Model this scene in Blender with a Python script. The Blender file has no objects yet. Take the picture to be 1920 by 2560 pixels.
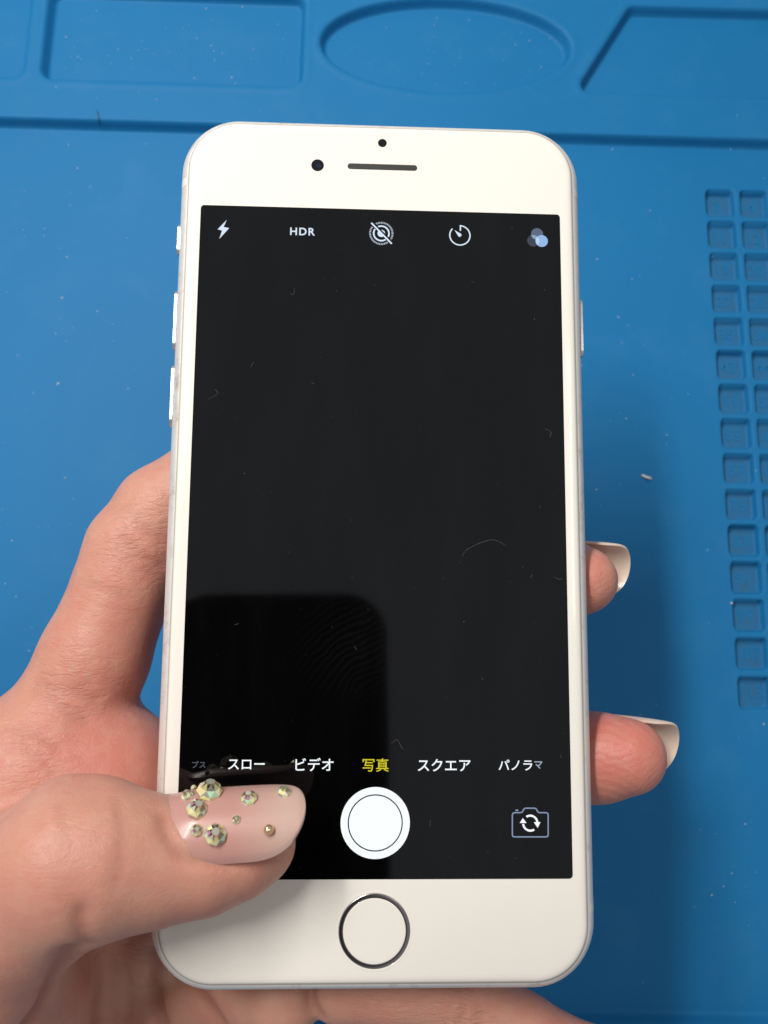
import bpy, bmesh, math, random
import numpy as np
from mathutils import Matrix, Vector

# ------------------------------------------------------------------ camera, light, exposure
S = bpy.context.scene
COL = S.collection
MM = 0.001
CAM_H = 218.687
CAM_R = Matrix(((0.99976848, 0.01791079, 0.01192408), (0.01524798, -0.98074647, 0.19468913), (0.01518154, -0.19446224, -0.98079252)))
CAM_R = CAM_R @ Matrix(((1, 0, 0), (0, -1, 0), (0, 0, -1)))
PH_R = Matrix(((0.99966, -0.00772, 0.02475), (0.00941, 0.99765, -0.06783), (-0.02417, 0.06804, 0.99739)))
PH_T = Vector((0.772, 22.652, 92.343))
CAM_W = Matrix.Translation(Vector((0, 0, CAM_H)) * MM) @ CAM_R.to_4x4()
cd = bpy.data.cameras.new('camera'); cam = bpy.data.objects.new('camera', cd); COL.objects.link(cam)
cam.matrix_world = CAM_W
cd.sensor_fit = 'HORIZONTAL'; cd.lens = 4.0; cd.sensor_width = 4.0 * 1920 / 2071
cd.clip_start = 0.002; cd.clip_end = 20
cd.dof.use_dof = True; cd.dof.focus_distance = 0.131; cd.dof.aperture_fstop = 4.6
S.camera = cam

W = bpy.data.worlds.new('World'); S.world = W; W.use_nodes = True
W.node_tree.nodes['Background'].inputs[0].default_value = (0.96, 1.0, 1.07, 1)
W.node_tree.nodes['Background'].inputs[1].default_value = 0.31
S.view_settings.view_transform = 'Standard'; S.view_settings.look = 'None'
S.view_settings.exposure = 0.0; S.view_settings.gamma = 1.0; S.view_settings.use_curve_mapping = False


def area_lamp(name, loc, target, sx, sy, watts, color):
    ld = bpy.data.lights.new(name, 'AREA'); ld.shape = 'RECTANGLE'; ld.size = sx; ld.size_y = sy
    ld.energy = watts; ld.color = color
    o = bpy.data.objects.new(name, ld); COL.objects.link(o)
    z = (Vector(loc) - Vector(target)).normalized()
    y = Vector((0, 1, 0)); x = y.cross(z).normalized(); y = z.cross(x)
    o.matrix_world = Matrix.Translation(loc) @ Matrix((x, y, z)).transposed().to_4x4()
    return o


area_lamp('tube_lamp', (-0.176, 0.23, 0.50), (0, 0.06, 0.05), 0.034, 0.30, 2.25, (1.0, 0.965, 0.90))
area_lamp('panel_lamp', (-0.225, 0.23, 0.50), (0, 0.06, 0.05), 0.07, 0.30, 0.70, (0.95, 0.98, 1.0))
area_lamp('side_lamp', (0.235, 0.08, 0.55), (0, 0.02, 0.05), 0.09, 0.20, 0.24, (1.0, 0.93, 0.82))

# ------------------------------------------------------------------ helpers
PH_W = Matrix.Translation(PH_T * MM) @ PH_R.to_4x4()
C_PH = np.array((-4.038, -14.001, 127.530))
RP = np.array(((0.99920851, 0.00852599, 0.03885423), (0.01340193, -0.99180995, -0.12701733), (0.03745307, 0.12743752, -0.99113922)))
RM = np.array(CAM_R @ Matrix(((1, 0, 0), (0, -1, 0), (0, 0, -1))))


def ray(x, y):            # view direction in the phone's own axes
    d = RP.T @ np.array(((x - 960) / 2071., (y - 1280) / 2071., 1.0))
    return d / np.linalg.norm(d)


DK = 1920 / 1659.


def P(x, y, z):           # point at height z over the phone's glass (mm, phone axes)
    d = ray(x * DK, y * DK)
    return C_PH + d * ((z - C_PH[2]) / d[2])


def Q(x, y, z=0.0):
    d = ray(x, y)
    return C_PH + d * ((z - C_PH[2]) / d[2])


def onmat(x, y, z=0.0):   # point of the mat (mm, world axes)
    d = RM @ np.array(((x * DK - 960) / 2071., (y * DK - 1280) / 2071., 1.0))
    return np.array((0, 0, CAM_H)) + d * ((z - CAM_H) / d[2])


def proj_ph(p):           # phone axes -> picture, only used to find where stones sit on the nail
    c = (np.asarray(p) - C_PH) @ RP.T
    return c[..., :2] / c[..., 2:] * 2071. + np.array((960, 1280))


def mesh(name, verts, faces, mat=None, parent=None, smooth=True, matrix=None):
    me = bpy.data.meshes.new(name)
    me.from_pydata([tuple(float(c) * MM for c in v) for v in verts], [], [tuple(int(i) for i in f) for f in faces])
    me.update()
    if smooth:
        me.polygons.foreach_set('use_smooth', [True] * len(me.polygons))
    o = bpy.data.objects.new(name, me); COL.objects.link(o)
    if mat: me.materials.append(mat)
    if parent: o.parent = parent
    if matrix is not None: o.matrix_world = matrix
    return o


def fixn(o):
    bm = bmesh.new(); bm.from_mesh(o.data); bmesh.ops.recalc_face_normals(bm, faces=bm.faces); bm.to_mesh(o.data); bm.free()
    return o


def sharp(o, deg=35):
    o.data.set_sharp_from_angle(angle=math.radians(deg))
    return o


def tag(o, label=None, cat=None, group=None, kind=None):
    for k, v in (('label', label), ('category', cat), ('group', group), ('kind', kind)):
        if v: o[k] = v
    return o


def empty(name, mw):
    o = bpy.data.objects.new(name, None); COL.objects.link(o); o.empty_display_size = 0.01; o.matrix_world = mw
    return o


class NT:
    def __init__(s, name):
        s.m = bpy.data.materials.new(name); s.m.use_nodes = True; s.t = s.m.node_tree
        s.b = s.t.nodes['Principled BSDF']

    def n(s, typ, **kw):
        x = s.t.nodes.new(typ)
        for k, v in kw.items():
            if k in x.inputs: x.inputs[k].default_value = v
            else: setattr(x, k, v)
        return x

    def l(s, a, b): s.t.links.new(a, b)

    def mix(s, fac, a, b, blend='MIX'):
        x = s.n('ShaderNodeMix', data_type='RGBA', blend_type=blend)
        for i, v in ((0, fac), (6, a), (7, b)):
            if hasattr(v, 'is_output') and v.is_output: s.l(v, x.inputs[i])
            else: x.inputs[i].default_value = v if i == 0 else (*v, 1)
        return x.outputs[2]

    def ramp(s, val, lo, hi):
        x = s.n('ShaderNodeMapRange'); x.inputs[1].default_value = lo; x.inputs[2].default_value = hi
        s.l(val, x.inputs[0]); return x.outputs[0]

    def noise(s, scale, detail=3, rough=0.5, coord=None):
        x = s.n('ShaderNodeTexNoise'); x.inputs['Scale'].default_value = scale
        x.inputs['Detail'].default_value = detail; x.inputs['Roughness'].default_value = rough
        s.l(coord or s.obj(), x.inputs['Vector']); return x.outputs['Fac']

    def obj(s):
        if not hasattr(s, '_c'): s._c = s.n('ShaderNodeTexCoord')
        return s._c.outputs['Object']

    def bump(s, h, dist, strength=1.0, prev=None):
        x = s.n('ShaderNodeBump'); x.inputs['Distance'].default_value = dist; x.inputs['Strength'].default_value = strength
        s.l(h, x.inputs['Height'])
        if prev: s.l(prev, x.inputs['Normal'])
        return x.outputs[0]


def pmat(name, col, rough=0.5, metal=0.0, spec=0.5, emit=None, es=1.0, coat=0.0):
    t = NT(name); b = t.b
    b.inputs['Base Color'].default_value = (*col, 1); b.inputs['Roughness'].default_value = rough
    b.inputs['Metallic'].default_value = metal; b.inputs['Specular IOR Level'].default_value = spec
    if coat: b.inputs['Coat Weight'].default_value = coat; b.inputs['Coat Roughness'].default_value = 0.03
    if emit: b.inputs['Emission Color'].default_value = (*emit, 1); b.inputs['Emission Strength'].default_value = es
    return t.m


# ------------------------------------------------------------------ materials
def mat_silicone():
    t = NT('blue_silicone')
    big = t.noise(9, 4, 0.6); fine = t.noise(420, 3, 0.6); mid = t.noise(60, 4, 0.65)
    c = t.mix(t.ramp(big, 0.35, 0.65), (0.007, 0.156, 0.372), (0.009, 0.167, 0.393))
    dusty = t.ramp(mid, 0.52, 0.75)
    mul = t.n('ShaderNodeMath', operation='MULTIPLY'); t.l(dusty, mul.inputs[0]); mul.inputs[1].default_value = 0.075
    c = t.mix(mul.outputs[0], c, (0.12, 0.28, 0.42))
    gr = t.n('ShaderNodeAttribute', attribute_name='cell_tint')
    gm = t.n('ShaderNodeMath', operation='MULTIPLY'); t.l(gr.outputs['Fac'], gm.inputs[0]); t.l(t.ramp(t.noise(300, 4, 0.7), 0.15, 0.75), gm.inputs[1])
    c = t.mix(gm.outputs[0], c, (0.030, 0.128, 0.245))  # cell floors mixed unevenly towards a darker, greyer blue
    # fine pale dust film lying in spots
    v = t.n('ShaderNodeTexVoronoi'); v.inputs['Scale'].default_value = 260; t.l(t.obj(), v.inputs['Vector'])
    sp = t.ramp(v.outputs['Distance'], 0.10, 0.06)
    sel = t.n('ShaderNodeMath', operation='GREATER_THAN'); t.l(t.noise(47, 2), sel.inputs[0]); sel.inputs[1].default_value = 0.62
    m2 = t.n('ShaderNodeMath', operation='MULTIPLY'); t.l(sp, m2.inputs[0]); t.l(sel.outputs[0], m2.inputs[1])
    m3 = t.n('ShaderNodeMath', operation='MULTIPLY'); t.l(m2.outputs[0], m3.inputs[0]); m3.inputs[1].default_value = 0.22
    c = t.mix(m3.outputs[0], c, (0.35, 0.5, 0.6))
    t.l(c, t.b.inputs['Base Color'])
    t.b.inputs['Roughness'].default_value = 0.58
    t.b.inputs['Specular IOR Level'].default_value = 0.22
    t.l(t.bump(fine, 0.00006, 0.6, t.bump(mid, 0.0002, 0.4)), t.b.inputs['Normal'])
    return t.m


def mat_skin():
    t = NT('skin')
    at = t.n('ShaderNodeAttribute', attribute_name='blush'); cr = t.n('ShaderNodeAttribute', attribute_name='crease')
    big = t.noise(70, 4, 0.55); mid = t.noise(330, 4, 0.6)
    c = t.mix(t.ramp(big, 0.36, 0.66), (0.585, 0.315, 0.225), (0.55, 0.25, 0.185))
    c = t.mix(at.outputs['Fac'], c, (0.56, 0.165, 0.13))
    f = t.n('ShaderNodeMath', operation='MULTIPLY'); t.l(t.ramp(mid, 0.45, 0.75), f.inputs[0]); f.inputs[1].default_value = 0.35
    c = t.mix(f.outputs[0], c, (0.60, 0.37, 0.265))
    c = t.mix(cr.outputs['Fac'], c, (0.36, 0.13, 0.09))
    t.l(c, t.b.inputs['Base Color'])
    b = t.b
    b.inputs['Subsurface Weight'].default_value = 0.65; b.inputs['Subsurface Radius'].default_value = (1.0, 0.38, 0.2)
    b.inputs['Subsurface Scale'].default_value = 0.0016
    b.inputs['Roughness'].default_value = 0.46; b.inputs['Specular IOR Level'].default_value = 0.38
    v = t.n('ShaderNodeTexVoronoi', feature='DISTANCE_TO_EDGE'); v.inputs['Scale'].default_value = 2300
    mp = t.n('ShaderNodeMapping'); mp.inputs['Scale'].default_value = (1, 0.55, 1); mp.inputs['Rotation'].default_value = (0, 0, 0.5)
    t.l(t.obj(), mp.inputs['Vector'])
    nz = t.n('ShaderNodeTexNoise'); nz.inputs['Scale'].default_value = 400; t.l(t.obj(), nz.inputs['Vector'])
    ad = t.n('ShaderNodeMix', data_type='RGBA', blend_type='LINEAR_LIGHT'); ad.inputs[0].default_value = 0.0012
    t.l(mp.outputs[0], ad.inputs[6]); t.l(nz.outputs['Color'], ad.inputs[7]); t.l(ad.outputs[2], v.inputs['Vector'])
    n1 = t.bump(t.ramp(v.outputs['Distance'], 0.0, 0.25), 0.00004, 0.45)
    wv = t.n('ShaderNodeAttribute', attribute_name='ridge')
    n2 = t.bump(wv.outputs['Fac'], 0.00010, 0.55, n1)
    n3 = t.bump(t.noise(1300, 4, 0.6), 0.00008, 0.5, n2)
    n3 = t.bump(t.noise(170, 3, 0.5), 0.0004, 0.3, n3)
    fo = t.n('ShaderNodeAttribute', attribute_name='fold')
    for rot, sc in ((0.42, 1.0), (-0.55, 0.6)):
        m1 = t.n('ShaderNodeMapping'); m1.inputs['Rotation'].default_value = (0, 0, rot); m1.inputs['Scale'].default_value = (0.30, 1.0, 0.4); t.l(t.obj(), m1.inputs['Vector'])
        nn = t.noise(620, 3, 0.6, m1.outputs[0]); rg_ = t.n('ShaderNodeMath', operation='SUBTRACT'); t.l(nn, rg_.inputs[0]); rg_.inputs[1].default_value = 0.5
        ab = t.n('ShaderNodeMath', operation='ABSOLUTE'); t.l(rg_.outputs[0], ab.inputs[0])
        ln = t.ramp(ab.outputs[0], 0.0, 0.07)
        iv = t.n('ShaderNodeMath', operation='SUBTRACT'); iv.inputs[0].default_value = 1.0; t.l(ln, iv.inputs[1])
        mu = t.n('ShaderNodeMath', operation='MULTIPLY'); t.l(iv.outputs[0], mu.inputs[0]); t.l(fo.outputs['Fac'], mu.inputs[1])
        bp = t.n('ShaderNodeBump', invert=True); bp.inputs['Distance'].default_value = 0.00009 * sc; bp.inputs['Strength'].default_value = 0.7
        t.l(mu.outputs[0], bp.inputs['Height']); t.l(n3, bp.inputs['Normal']); n3 = bp.outputs[0]
    t.l(n3, b.inputs['Normal'])
    return t.m


def mat_white_glass():
    t = NT('white_glass')
    sm = t.noise(55, 4, 0.6)
    t.b.inputs['Base Color'].default_value = (0.82, 0.77, 0.70, 1)
    mr = t.n('ShaderNodeMapRange'); t.l(sm, mr.inputs[0]); mr.inputs[3].default_value = 0.05; mr.inputs[4].default_value = 0.14; t.l(mr.outputs[0], t.b.inputs['Roughness'])
    return t.m


def mat_screen():
    t = NT('display_glass')
    sm = t.noise(38, 5, 0.65); st = t.n('ShaderNodeMapping'); st.inputs['Scale'].default_value = (1.0, 0.22, 1); t.l(t.obj(), st.inputs['Vector'])
    sk = t.noise(130, 4, 0.6, st.outputs[0])
    w = t.n('ShaderNodeTexWave', wave_type='RINGS', rings_direction='SPHERICAL')
    w.inputs['Scale'].default_value = 330; w.inputs['Distortion'].default_value = 9; w.inputs['Detail'].default_value = 2; w.inputs['Detail Scale'].default_value = 0.6
    off = t.n('ShaderNodeMapping'); off.inputs['Location'].default_value = (-0.006, 0.034, 0); t.l(t.obj(), off.inputs['Vector']); t.l(off.outputs[0], w.inputs['Vector'])
    of2 = t.n('ShaderNodeMapping'); of2.inputs['Location'].default_value = (0.0045, 0.0185, 0); t.l(t.obj(), of2.inputs['Vector'])
    g = t.n('ShaderNodeVectorMath', operation='LENGTH'); t.l(of2.outputs[0], g.inputs[0])
    near = t.ramp(g.outputs['Value'], 0.010, 0.002)
    m = t.n('ShaderNodeMath', operation='MULTIPLY'); t.l(near, m.inputs[0]); t.l(w.outputs['Fac'], m.inputs[1])
    m2 = t.n('ShaderNodeMath', operation='MULTIPLY'); t.l(m.outputs[0], m2.inputs[0]); m2.inputs[1].default_value = 0.0019
    a = t.n('ShaderNodeMath', operation='ADD'); t.l(m2.outputs[0], a.inputs[0])
    sk2 = t.n('ShaderNodeMath', operation='MULTIPLY'); t.l(t.ramp(sk, 0.45, 0.8), sk2.inputs[0]); sk2.inputs[1].default_value = 0.0017
    t.l(sk2.outputs[0], a.inputs[1])
    comb = t.mix(a.outputs[0], (0.0012, 0.0012, 0.0015), (1, 1, 1))
    t.l(comb, t.b.inputs['Base Color'])
    mr = t.n('ShaderNodeMapRange'); t.l(sm, mr.inputs[0]); mr.inputs[3].default_value = 0.03; mr.inputs[4].default_value = 0.085; t.l(mr.outputs[0], t.b.inputs['Roughness'])
    t.b.inputs['Specular IOR Level'].default_value = 0.5
    return t.m


def mat_aluminium():
    t = NT('silver_aluminium')
    t.b.inputs['Metallic'].default_value = 0.45
    n = t.noise(900, 3); d = t.noise(260, 5, 0.7)
    c = t.mix(t.ramp(d, 0.56, 0.78), (0.82, 0.79, 0.75), (0.50, 0.43, 0.35))
    t.l(c, t.b.inputs['Base Color']); t.l(t.ramp(n, -1.0, 2.2), t.b.inputs['Roughness'])
    return t.m


def mat_nail(name='gel_nail', bed=(0.50, 0.265, 0.23), end=(0.55, 0.375, 0.315)):
    t = NT(name)
    at = t.n('ShaderNodeAttribute', attribute_name='free_edge')
    c = t.mix(at.outputs['Fac'], bed, end)
    t.b.inputs['Specular IOR Level'].default_value = 0.35
    t.l(c, t.b.inputs['Base Color'])
    b = t.b
    b.inputs['Subsurface Weight'].default_value = 0.5; b.inputs['Subsurface Radius'].default_value = (1, 0.6, 0.45); b.inputs['Subsurface Scale'].default_value = 0.001
    b.inputs['Roughness'].default_value = 0.34; b.inputs['Coat Weight'].default_value = 0.14; b.inputs['Coat Roughness'].default_value = 0.08
    t.l(t.bump(t.noise(150, 2), 0.0003, 0.5), b.inputs['Coat Normal'])
    return t.m


def mat_gem():
    t = NT('iridescent_crystal')
    g = t.n('ShaderNodeNewGeometry')
    r = t.n('ShaderNodeValToRGB'); r.color_ramp.interpolation = 'CONSTANT'
    cols = [(0.0, (0.95, 0.90, 0.42)), (0.2, (0.72, 0.82, 0.45)), (0.36, (1.0, 0.95, 0.66)), (0.5, (0.38, 0.36, 0.30)), (0.62, (0.86, 0.74, 0.40)),
            (0.72, (0.55, 0.80, 0.55)), (0.82, (0.95, 0.93, 0.85)), (0.93, (0.75, 0.42, 0.60)), (0.95, (0.55, 0.42, 0.32))]
    e = r.color_ramp.elements
    e[0].position, e[0].color = 0.0, (*cols[0][1], 1); e[1].position, e[1].color = cols[1][0], (*cols[1][1], 1)
    for p, c in cols[2:]:
        q = e.new(p); q.color = (*c, 1)
    t.l(g.outputs['Random Per Island'], r.inputs[0]); t.l(r.outputs[0], t.b.inputs['Base Color'])
    t.b.inputs['Metallic'].default_value = 0.3; t.b.inputs['Roughness'].default_value = 0.12
    t.b.inputs['Coat Weight'].default_value = 1.0; t.b.inputs['Coat Roughness'].default_value = 0.02
    return t.m


M = dict(
    silicone=mat_silicone(), skin=mat_skin(), white=mat_white_glass(), screen=mat_screen(), alu=mat_aluminium(),
    nail=mat_nail(), pale_nail=mat_nail('pale_nail', (0.62, 0.36, 0.30), (0.76, 0.60, 0.49)), gem=mat_gem(), gemtable=pmat('crystal_table', (0.50, 0.49, 0.40), 0.08, 0.4, 0.8, None, 1, 1.0),
    gasket=pmat('seam_gasket', (0.45, 0.41, 0.35), 0.7), dark=pmat('black_aperture', (0.006, 0.006, 0.008), 0.12),
    mesh=pmat('earpiece_mesh', (0.010, 0.010, 0.010), 0.6), ring=pmat('button_ring_metal', (0.42, 0.37, 0.36), 0.22, 1.0),
    button=pmat('button_white', (0.82, 0.77, 0.70), 0.10), antenna=pmat('antenna_band', (0.72, 0.70, 0.67), 0.4),
    key=pmat('key_aluminium', (0.62, 0.60, 0.60), 0.3, 0.85),
    blackphone=pmat('black_phone', (0.004, 0.004, 0.004), 0.6, 0, 0.15), bead=pmat('gold_bead', (0.95, 0.62, 0.36), 0.12, 0.9, 0.5, None, 1, 1.0),
    gel=pmat('clear_gel_drip', (0.6, 0.38, 0.33), 0.05, 0, 0.5, None, 1, 1.0),
    fibre=pmat('white_fibre', (0.62, 0.62, 0.60), 0.8), sfibre=pmat('screen_fibre', (0.22, 0.21, 0.19), 0.8), dust=pmat('pale_dust', (0.55, 0.60, 0.62), 0.9), hair=pmat('dark_hair', (0.02, 0.018, 0.02), 0.5),
)


def glow(name, c, s=1.0):
    return pmat(name, (0.002, 0.002, 0.002), 0.08, 0, 0.5, c, s)


G_WHITE = glow('lit_white', (0.92, 0.97, 1.0), 1.05)
G_ICON = glow('lit_icon', (0.74, 0.86, 1.0), 0.95)
G_LINE = glow('lit_outline', (0.26, 0.34, 0.50), 0.9)
G_YELLOW = glow('lit_yellow', (0.72, 0.66, 0.03), 0.95)
G_DIM = glow('lit_dim', (0.13, 0.15, 0.18), 0.9)
G_MID = glow('lit_fading', (0.40, 0.48, 0.62), 0.9)
G_C1 = glow('lit_slate', (0.105, 0.135, 0.21), 1.0)
G_C2 = glow('lit_dark_slate', (0.045, 0.055, 0.085), 1.0)
G_C3 = glow('lit_pale_blue', (0.30, 0.48, 0.80), 1.0)
G_C4 = glow('lit_blue_overlap', (0.27, 0.36, 0.52), 1.0)
G_C5 = glow('lit_light_overlap', (0.48, 0.68, 0.92), 1.0)


# ------------------------------------------------------------------ the repair mat: one moulded sheet
def sd_box(x, y, cx, cy, hx, hy, r):
    qx = np.abs(x - cx) - hx + r; qy = np.abs(y - cy) - hy + r
    return np.hypot(np.maximum(qx, 0), np.maximum(qy, 0)) + np.minimum(np.maximum(qx, qy), 0) - r


def sd_poly(x, y, pts, r):
    d = np.full(x.shape, 1e9); s = np.ones(x.shape)
    n = len(pts)
    for i in range(n):
        ax, ay = pts[i]; bx, by = pts[i - 1]
        ex, ey = bx - ax, by - ay; wx, wy = x - ax, y - ay
        t = np.clip((wx * ex + wy * ey) / (ex * ex + ey * ey), 0, 1)
        d = np.minimum(d, (wx - ex * t) ** 2 + (wy - ey * t) ** 2)
        c1 = y >= ay; c2 = y < by; c3 = ex * wy > ey * wx
        s = np.where((c1 & c2 & c3) | (~c1 & ~c2 & ~c3), -s, s)
    return s * np.sqrt(d) - r


def sstep(d, w):          # 1 inside (d<0), 0 outside, wall of width w with rounded lips
    t = np.clip(0.5 - d / w, 0, 1)
    return t * t * t * (t * (6 * t - 15) + 10)


CELL0 = (95.69, 141.40); PITCH = 10.0; CELL = 8.15; NROW = 15; NCOL = 6
BH = 3.5                  # raised border of the mat


def build_mat():
    def axis(lo, f0, f1, hi, h):
        return np.concatenate([np.arange(lo, f0, 6.0), np.arange(f0, f1, h), np.arange(f1, hi + 1e-6, 6.0)])
    xs = axis(-220, -128, 158, 260, 0.62); ys = axis(-190, -96, 212, 290, 0.42)
    xs = np.concatenate([xs[xs < 93.2], np.arange(93.6, 128, 0.33), xs[xs > 128.4]])
    X, Y = np.meshgrid(xs, ys, indexing='ij')
    a = math.radians(-0.35); Xr = X * math.cos(a) + (Y - 157) * math.sin(a); Yr = 157.6 - X * math.sin(a) + (Y - 157) * math.cos(a)
    Z = np.zeros_like(X)
    Z += BH * sstep(157.0 - Yr, 1.9)
    Z += BH * sstep(Y + 79.5, 2.4)
    rec = np.full(X.shape, 1e9)
    rec = np.minimum(rec, sd_box(X, Yr, -61.9, 186.2, 37.9, 15.2, 3.2))
    rec = np.minimum(rec, sd_box(X, Yr, -146, 186.5, 40.2, 15.2, 3.2))
    ex, ey = X - 18.9, Yr - 186.2; k = np.hypot(ex / 37.0, ey / 15.8); k2 = np.hypot(ex / 37.0 ** 2, ey / 15.8 ** 2) + 1e-6
    rec = np.minimum(rec, k * (k - 1) / k2)
    rec = np.minimum(rec, sd_poly(X, Yr, [(62.2, 174.2), (76.4, 198.6), (150, 198.6), (150, 174.2)], 2.6))
    Z -= BH * 0.96 * sstep(rec, 1.8)
    # a slightly raised lip round each recess
    Z += 0.16 * np.exp(-((rec - 2.0) / 0.9) ** 2)
    cx = X - CELL0[0]; cy = CELL0[1] - Y
    i = np.clip(np.floor(cx / PITCH), 0, NCOL - 1); j = np.clip(np.floor(cy / PITCH), 0, NROW - 1)
    dc = sd_box(cx, cy, i * PITCH + CELL / 2, j * PITCH + CELL / 2, CELL / 2, CELL / 2, 1.25)
    Z -= 2.6 * sstep(dc, 0.5)
    Z += 0.25 * np.sin(X / 61.0 + 1) * np.sin(Y / 47.0)
    nx, ny = X.shape
    v = np.stack([X, Y, Z], -1).reshape(-1, 3)
    idx = np.arange(nx * ny).reshape(nx, ny)
    f = np.stack([idx[:-1, :-1], idx[1:, :-1], idx[1:, 1:], idx[:-1, 1:]], -1).reshape(-1, 4)
    ring = np.concatenate([idx[:, 0], idx[-1, 1:], idx[-2::-1, -1], idx[0, -2:0:-1]])
    low = v[ring].copy(); low[:, 2] = -4.0
    base = len(v); v = np.concatenate([v, low]); n = len(ring); a_ = np.arange(n); b_ = (a_ + 1) % n
    f = np.concatenate([f, np.stack([ring[a_], base + a_, base + b_, ring[b_]], -1)])
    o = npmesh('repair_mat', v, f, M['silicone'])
    at = o.data.attributes.new('cell_tint', 'FLOAT', 'POINT'); at.data.foreach_set('value', np.concatenate([sstep(dc + 0.3, 0.8).ravel(), np.zeros(n)]).astype(np.float32))
    tag(o, 'blue silicone repair mat with moulded trays and numbered square cells', 'mat')
    return o


def npmesh(name, v, f, mat, parent=None, matrix=None):
    me = bpy.data.meshes.new(name)
    k = f.shape[1]
    me.vertices.add(len(v)); me.vertices.foreach_set('co', (v * MM).astype(np.float32).ravel())
    me.loops.add(f.size); me.loops.foreach_set('vertex_index', f.astype(np.int32).ravel())
    me.polygons.add(len(f)); me.polygons.foreach_set('loop_start', np.arange(0, f.size, k, dtype=np.int32))
    me.polygons.foreach_set('use_smooth', np.ones(len(f), bool))
    me.update(calc_edges=True); me.validate()
    me.materials.append(mat)
    o = bpy.data.objects.new(name, me); COL.objects.link(o)
    if parent: o.parent = parent
    if matrix is not None: o.matrix_world = matrix
    return o


def text_mesh(name, body, size, extrude=0.0, bold=0.0, align='CENTER', space=1.0):
    c = bpy.data.curves.new('text', 'FONT'); c.body = body; c.size = size; c.extrude = extrude; c.offset = bold
    c.align_x = align; c.align_y = 'CENTER'; c.resolution_u = 4; c.space_character = space
    o = bpy.data.objects.new('text', c); COL.objects.link(o)
    bpy.context.view_layer.update()
    me = bpy.data.meshes.new_from_object(o.evaluated_get(bpy.context.evaluated_depsgraph_get()))
    bpy.data.objects.remove(o); bpy.data.curves.remove(c)
    me.name = name
    return me


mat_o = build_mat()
for j in range(NROW):
    for i in range(3):
        me = text_mesh('number', str(3 + i + 8 * j), 4.4 * MM, 0.11 * MM, 0.05 * MM)
        me.materials.append(M['silicone'])
        o = bpy.data.objects.new('number', me); COL.objects.link(o); o.parent = mat_o
        x = CELL0[0] + i * PITCH + CELL / 2; y = CELL0[1] - j * PITCH - CELL / 2
        zb = -2.6 + 0.25 * math.sin(x / 61.0 + 1) * math.sin(y / 47.0)
        o.location = (x * MM, y * MM, (zb + 0.02) * MM)

# ------------------------------------------------------------------ the white phone
phone = empty('smartphone', PH_W)
tag(phone, 'white and silver smartphone with camera screen on, held over the mat', 'smartphone')
HW, HH, CR = 33.1, 68.25, 9.6


def rrect(hw, hh, r, n=14):
    pts = []
    for k, (sx, sy) in enumerate(((1, 1), (-1, 1), (-1, -1), (1, -1))):
        for i in range(n + 1):
            a = math.pi / 2 * (k + i / n)
            pts.append((sx * (hw - r) + r * math.cos(a), sy * (hh - r) + r * math.sin(a)))
    return pts


def loft(name, prof, mat, parent, cap0=False, cap1=False, n=14):
    v, f = [], []
    for ins, z in prof:
        v += [(x, y, z) for x, y in rrect(HW - ins, HH - ins, max(CR - ins, 0.5), n)]
    m = 4 * (n + 1)
    for k in range(len(prof) - 1):
        for i in range(m):
            f.append((k * m + i, k * m + (i + 1) % m, (k + 1) * m + (i + 1) % m, (k + 1) * m + i))
    if cap0: f.append(tuple(range(m))[::-1])
    if cap1: f.append(tuple(range((len(prof) - 1) * m, len(prof) * m)))
    return sharp(fixn(mesh(name, v, f, mat, parent)), 40)


fr = []
for k in range(13):
    a = math.radians(62 - 124 * k / 12 if k < 13 else 0)
    fr.append((3.55 * (1 - math.cos(a)) * 0.80, -3.55 + 3.15 * math.sin(a) / math.sin(math.radians(62)) * 0.93))
body = loft('body', [(2.3, -0.62)] + fr + [(2.6, -6.85), (3.6, -7.1)], M['alu'], phone, False, True)
loft('seam', [(2.6, -0.9), (1.50, -0.60), (1.72, -0.42), (2.4, -0.5)], M['gasket'], phone)
loft('front_glass', [(2.2, -0.9), (1.70, -0.60), (1.74, -0.40), (1.88, -0.24), (2.15, -0.10), (2.6, -0.02), (3.1, 0.0)], M['white'], phone, False, True)
for yb in (56.5, -56.5):
    for s in (-1, 1):
        pr = [(i_, z_) for i_, z_ in fr]
        v = []
        for i_, z_ in pr:
            for yy in (yb - 0.7, yb + 0.7):
                v.append((s * (HW - i_ + 0.03), yy, z_))
        mesh('antenna_band', v, [(2 * k, 2 * k + 1, 2 * k + 3, 2 * k + 2) for k in range(len(pr) - 1)], M['antenna'], body)


def flat(name, polys, mat, parent, z):
    v, f = [], []
    for poly in polys:
        f.append(tuple(range(len(v), len(v) + len(poly)))); v += [(x, y, z) for x, y in poly]
    o = mesh(name, v, f, mat, parent, False)
    bm = bmesh.new(); bm.from_mesh(o.data); bm.normal_update()
    for q in bm.faces:
        if q.normal.z < 0: q.normal_flip()
    bm.to_mesh(o.data); bm.free()
    return o


def circle(cx, cy, r, n=48, a0=0.0, a1=2 * math.pi):
    return [(cx + r * math.cos(a0 + (a1 - a0) * i / n), cy + r * math.sin(a0 + (a1 - a0) * i / n)) for i in range(n)]


def ringq(cx, cy, r0, r1, a0=0.0, a1=2 * math.pi, n=60):
    out = []
    for i in range(n):
        t0, t1 = a0 + (a1 - a0) * i / n, a0 + (a1 - a0) * (i + 1) / n
        out.append([(cx + r0 * math.cos(t0), cy + r0 * math.sin(t0)), (cx + r1 * math.cos(t0), cy + r1 * math.sin(t0)),
                    (cx + r1 * math.cos(t1), cy + r1 * math.sin(t1)), (cx + r0 * math.cos(t1), cy + r0 * math.sin(t1))])
    return out


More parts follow.
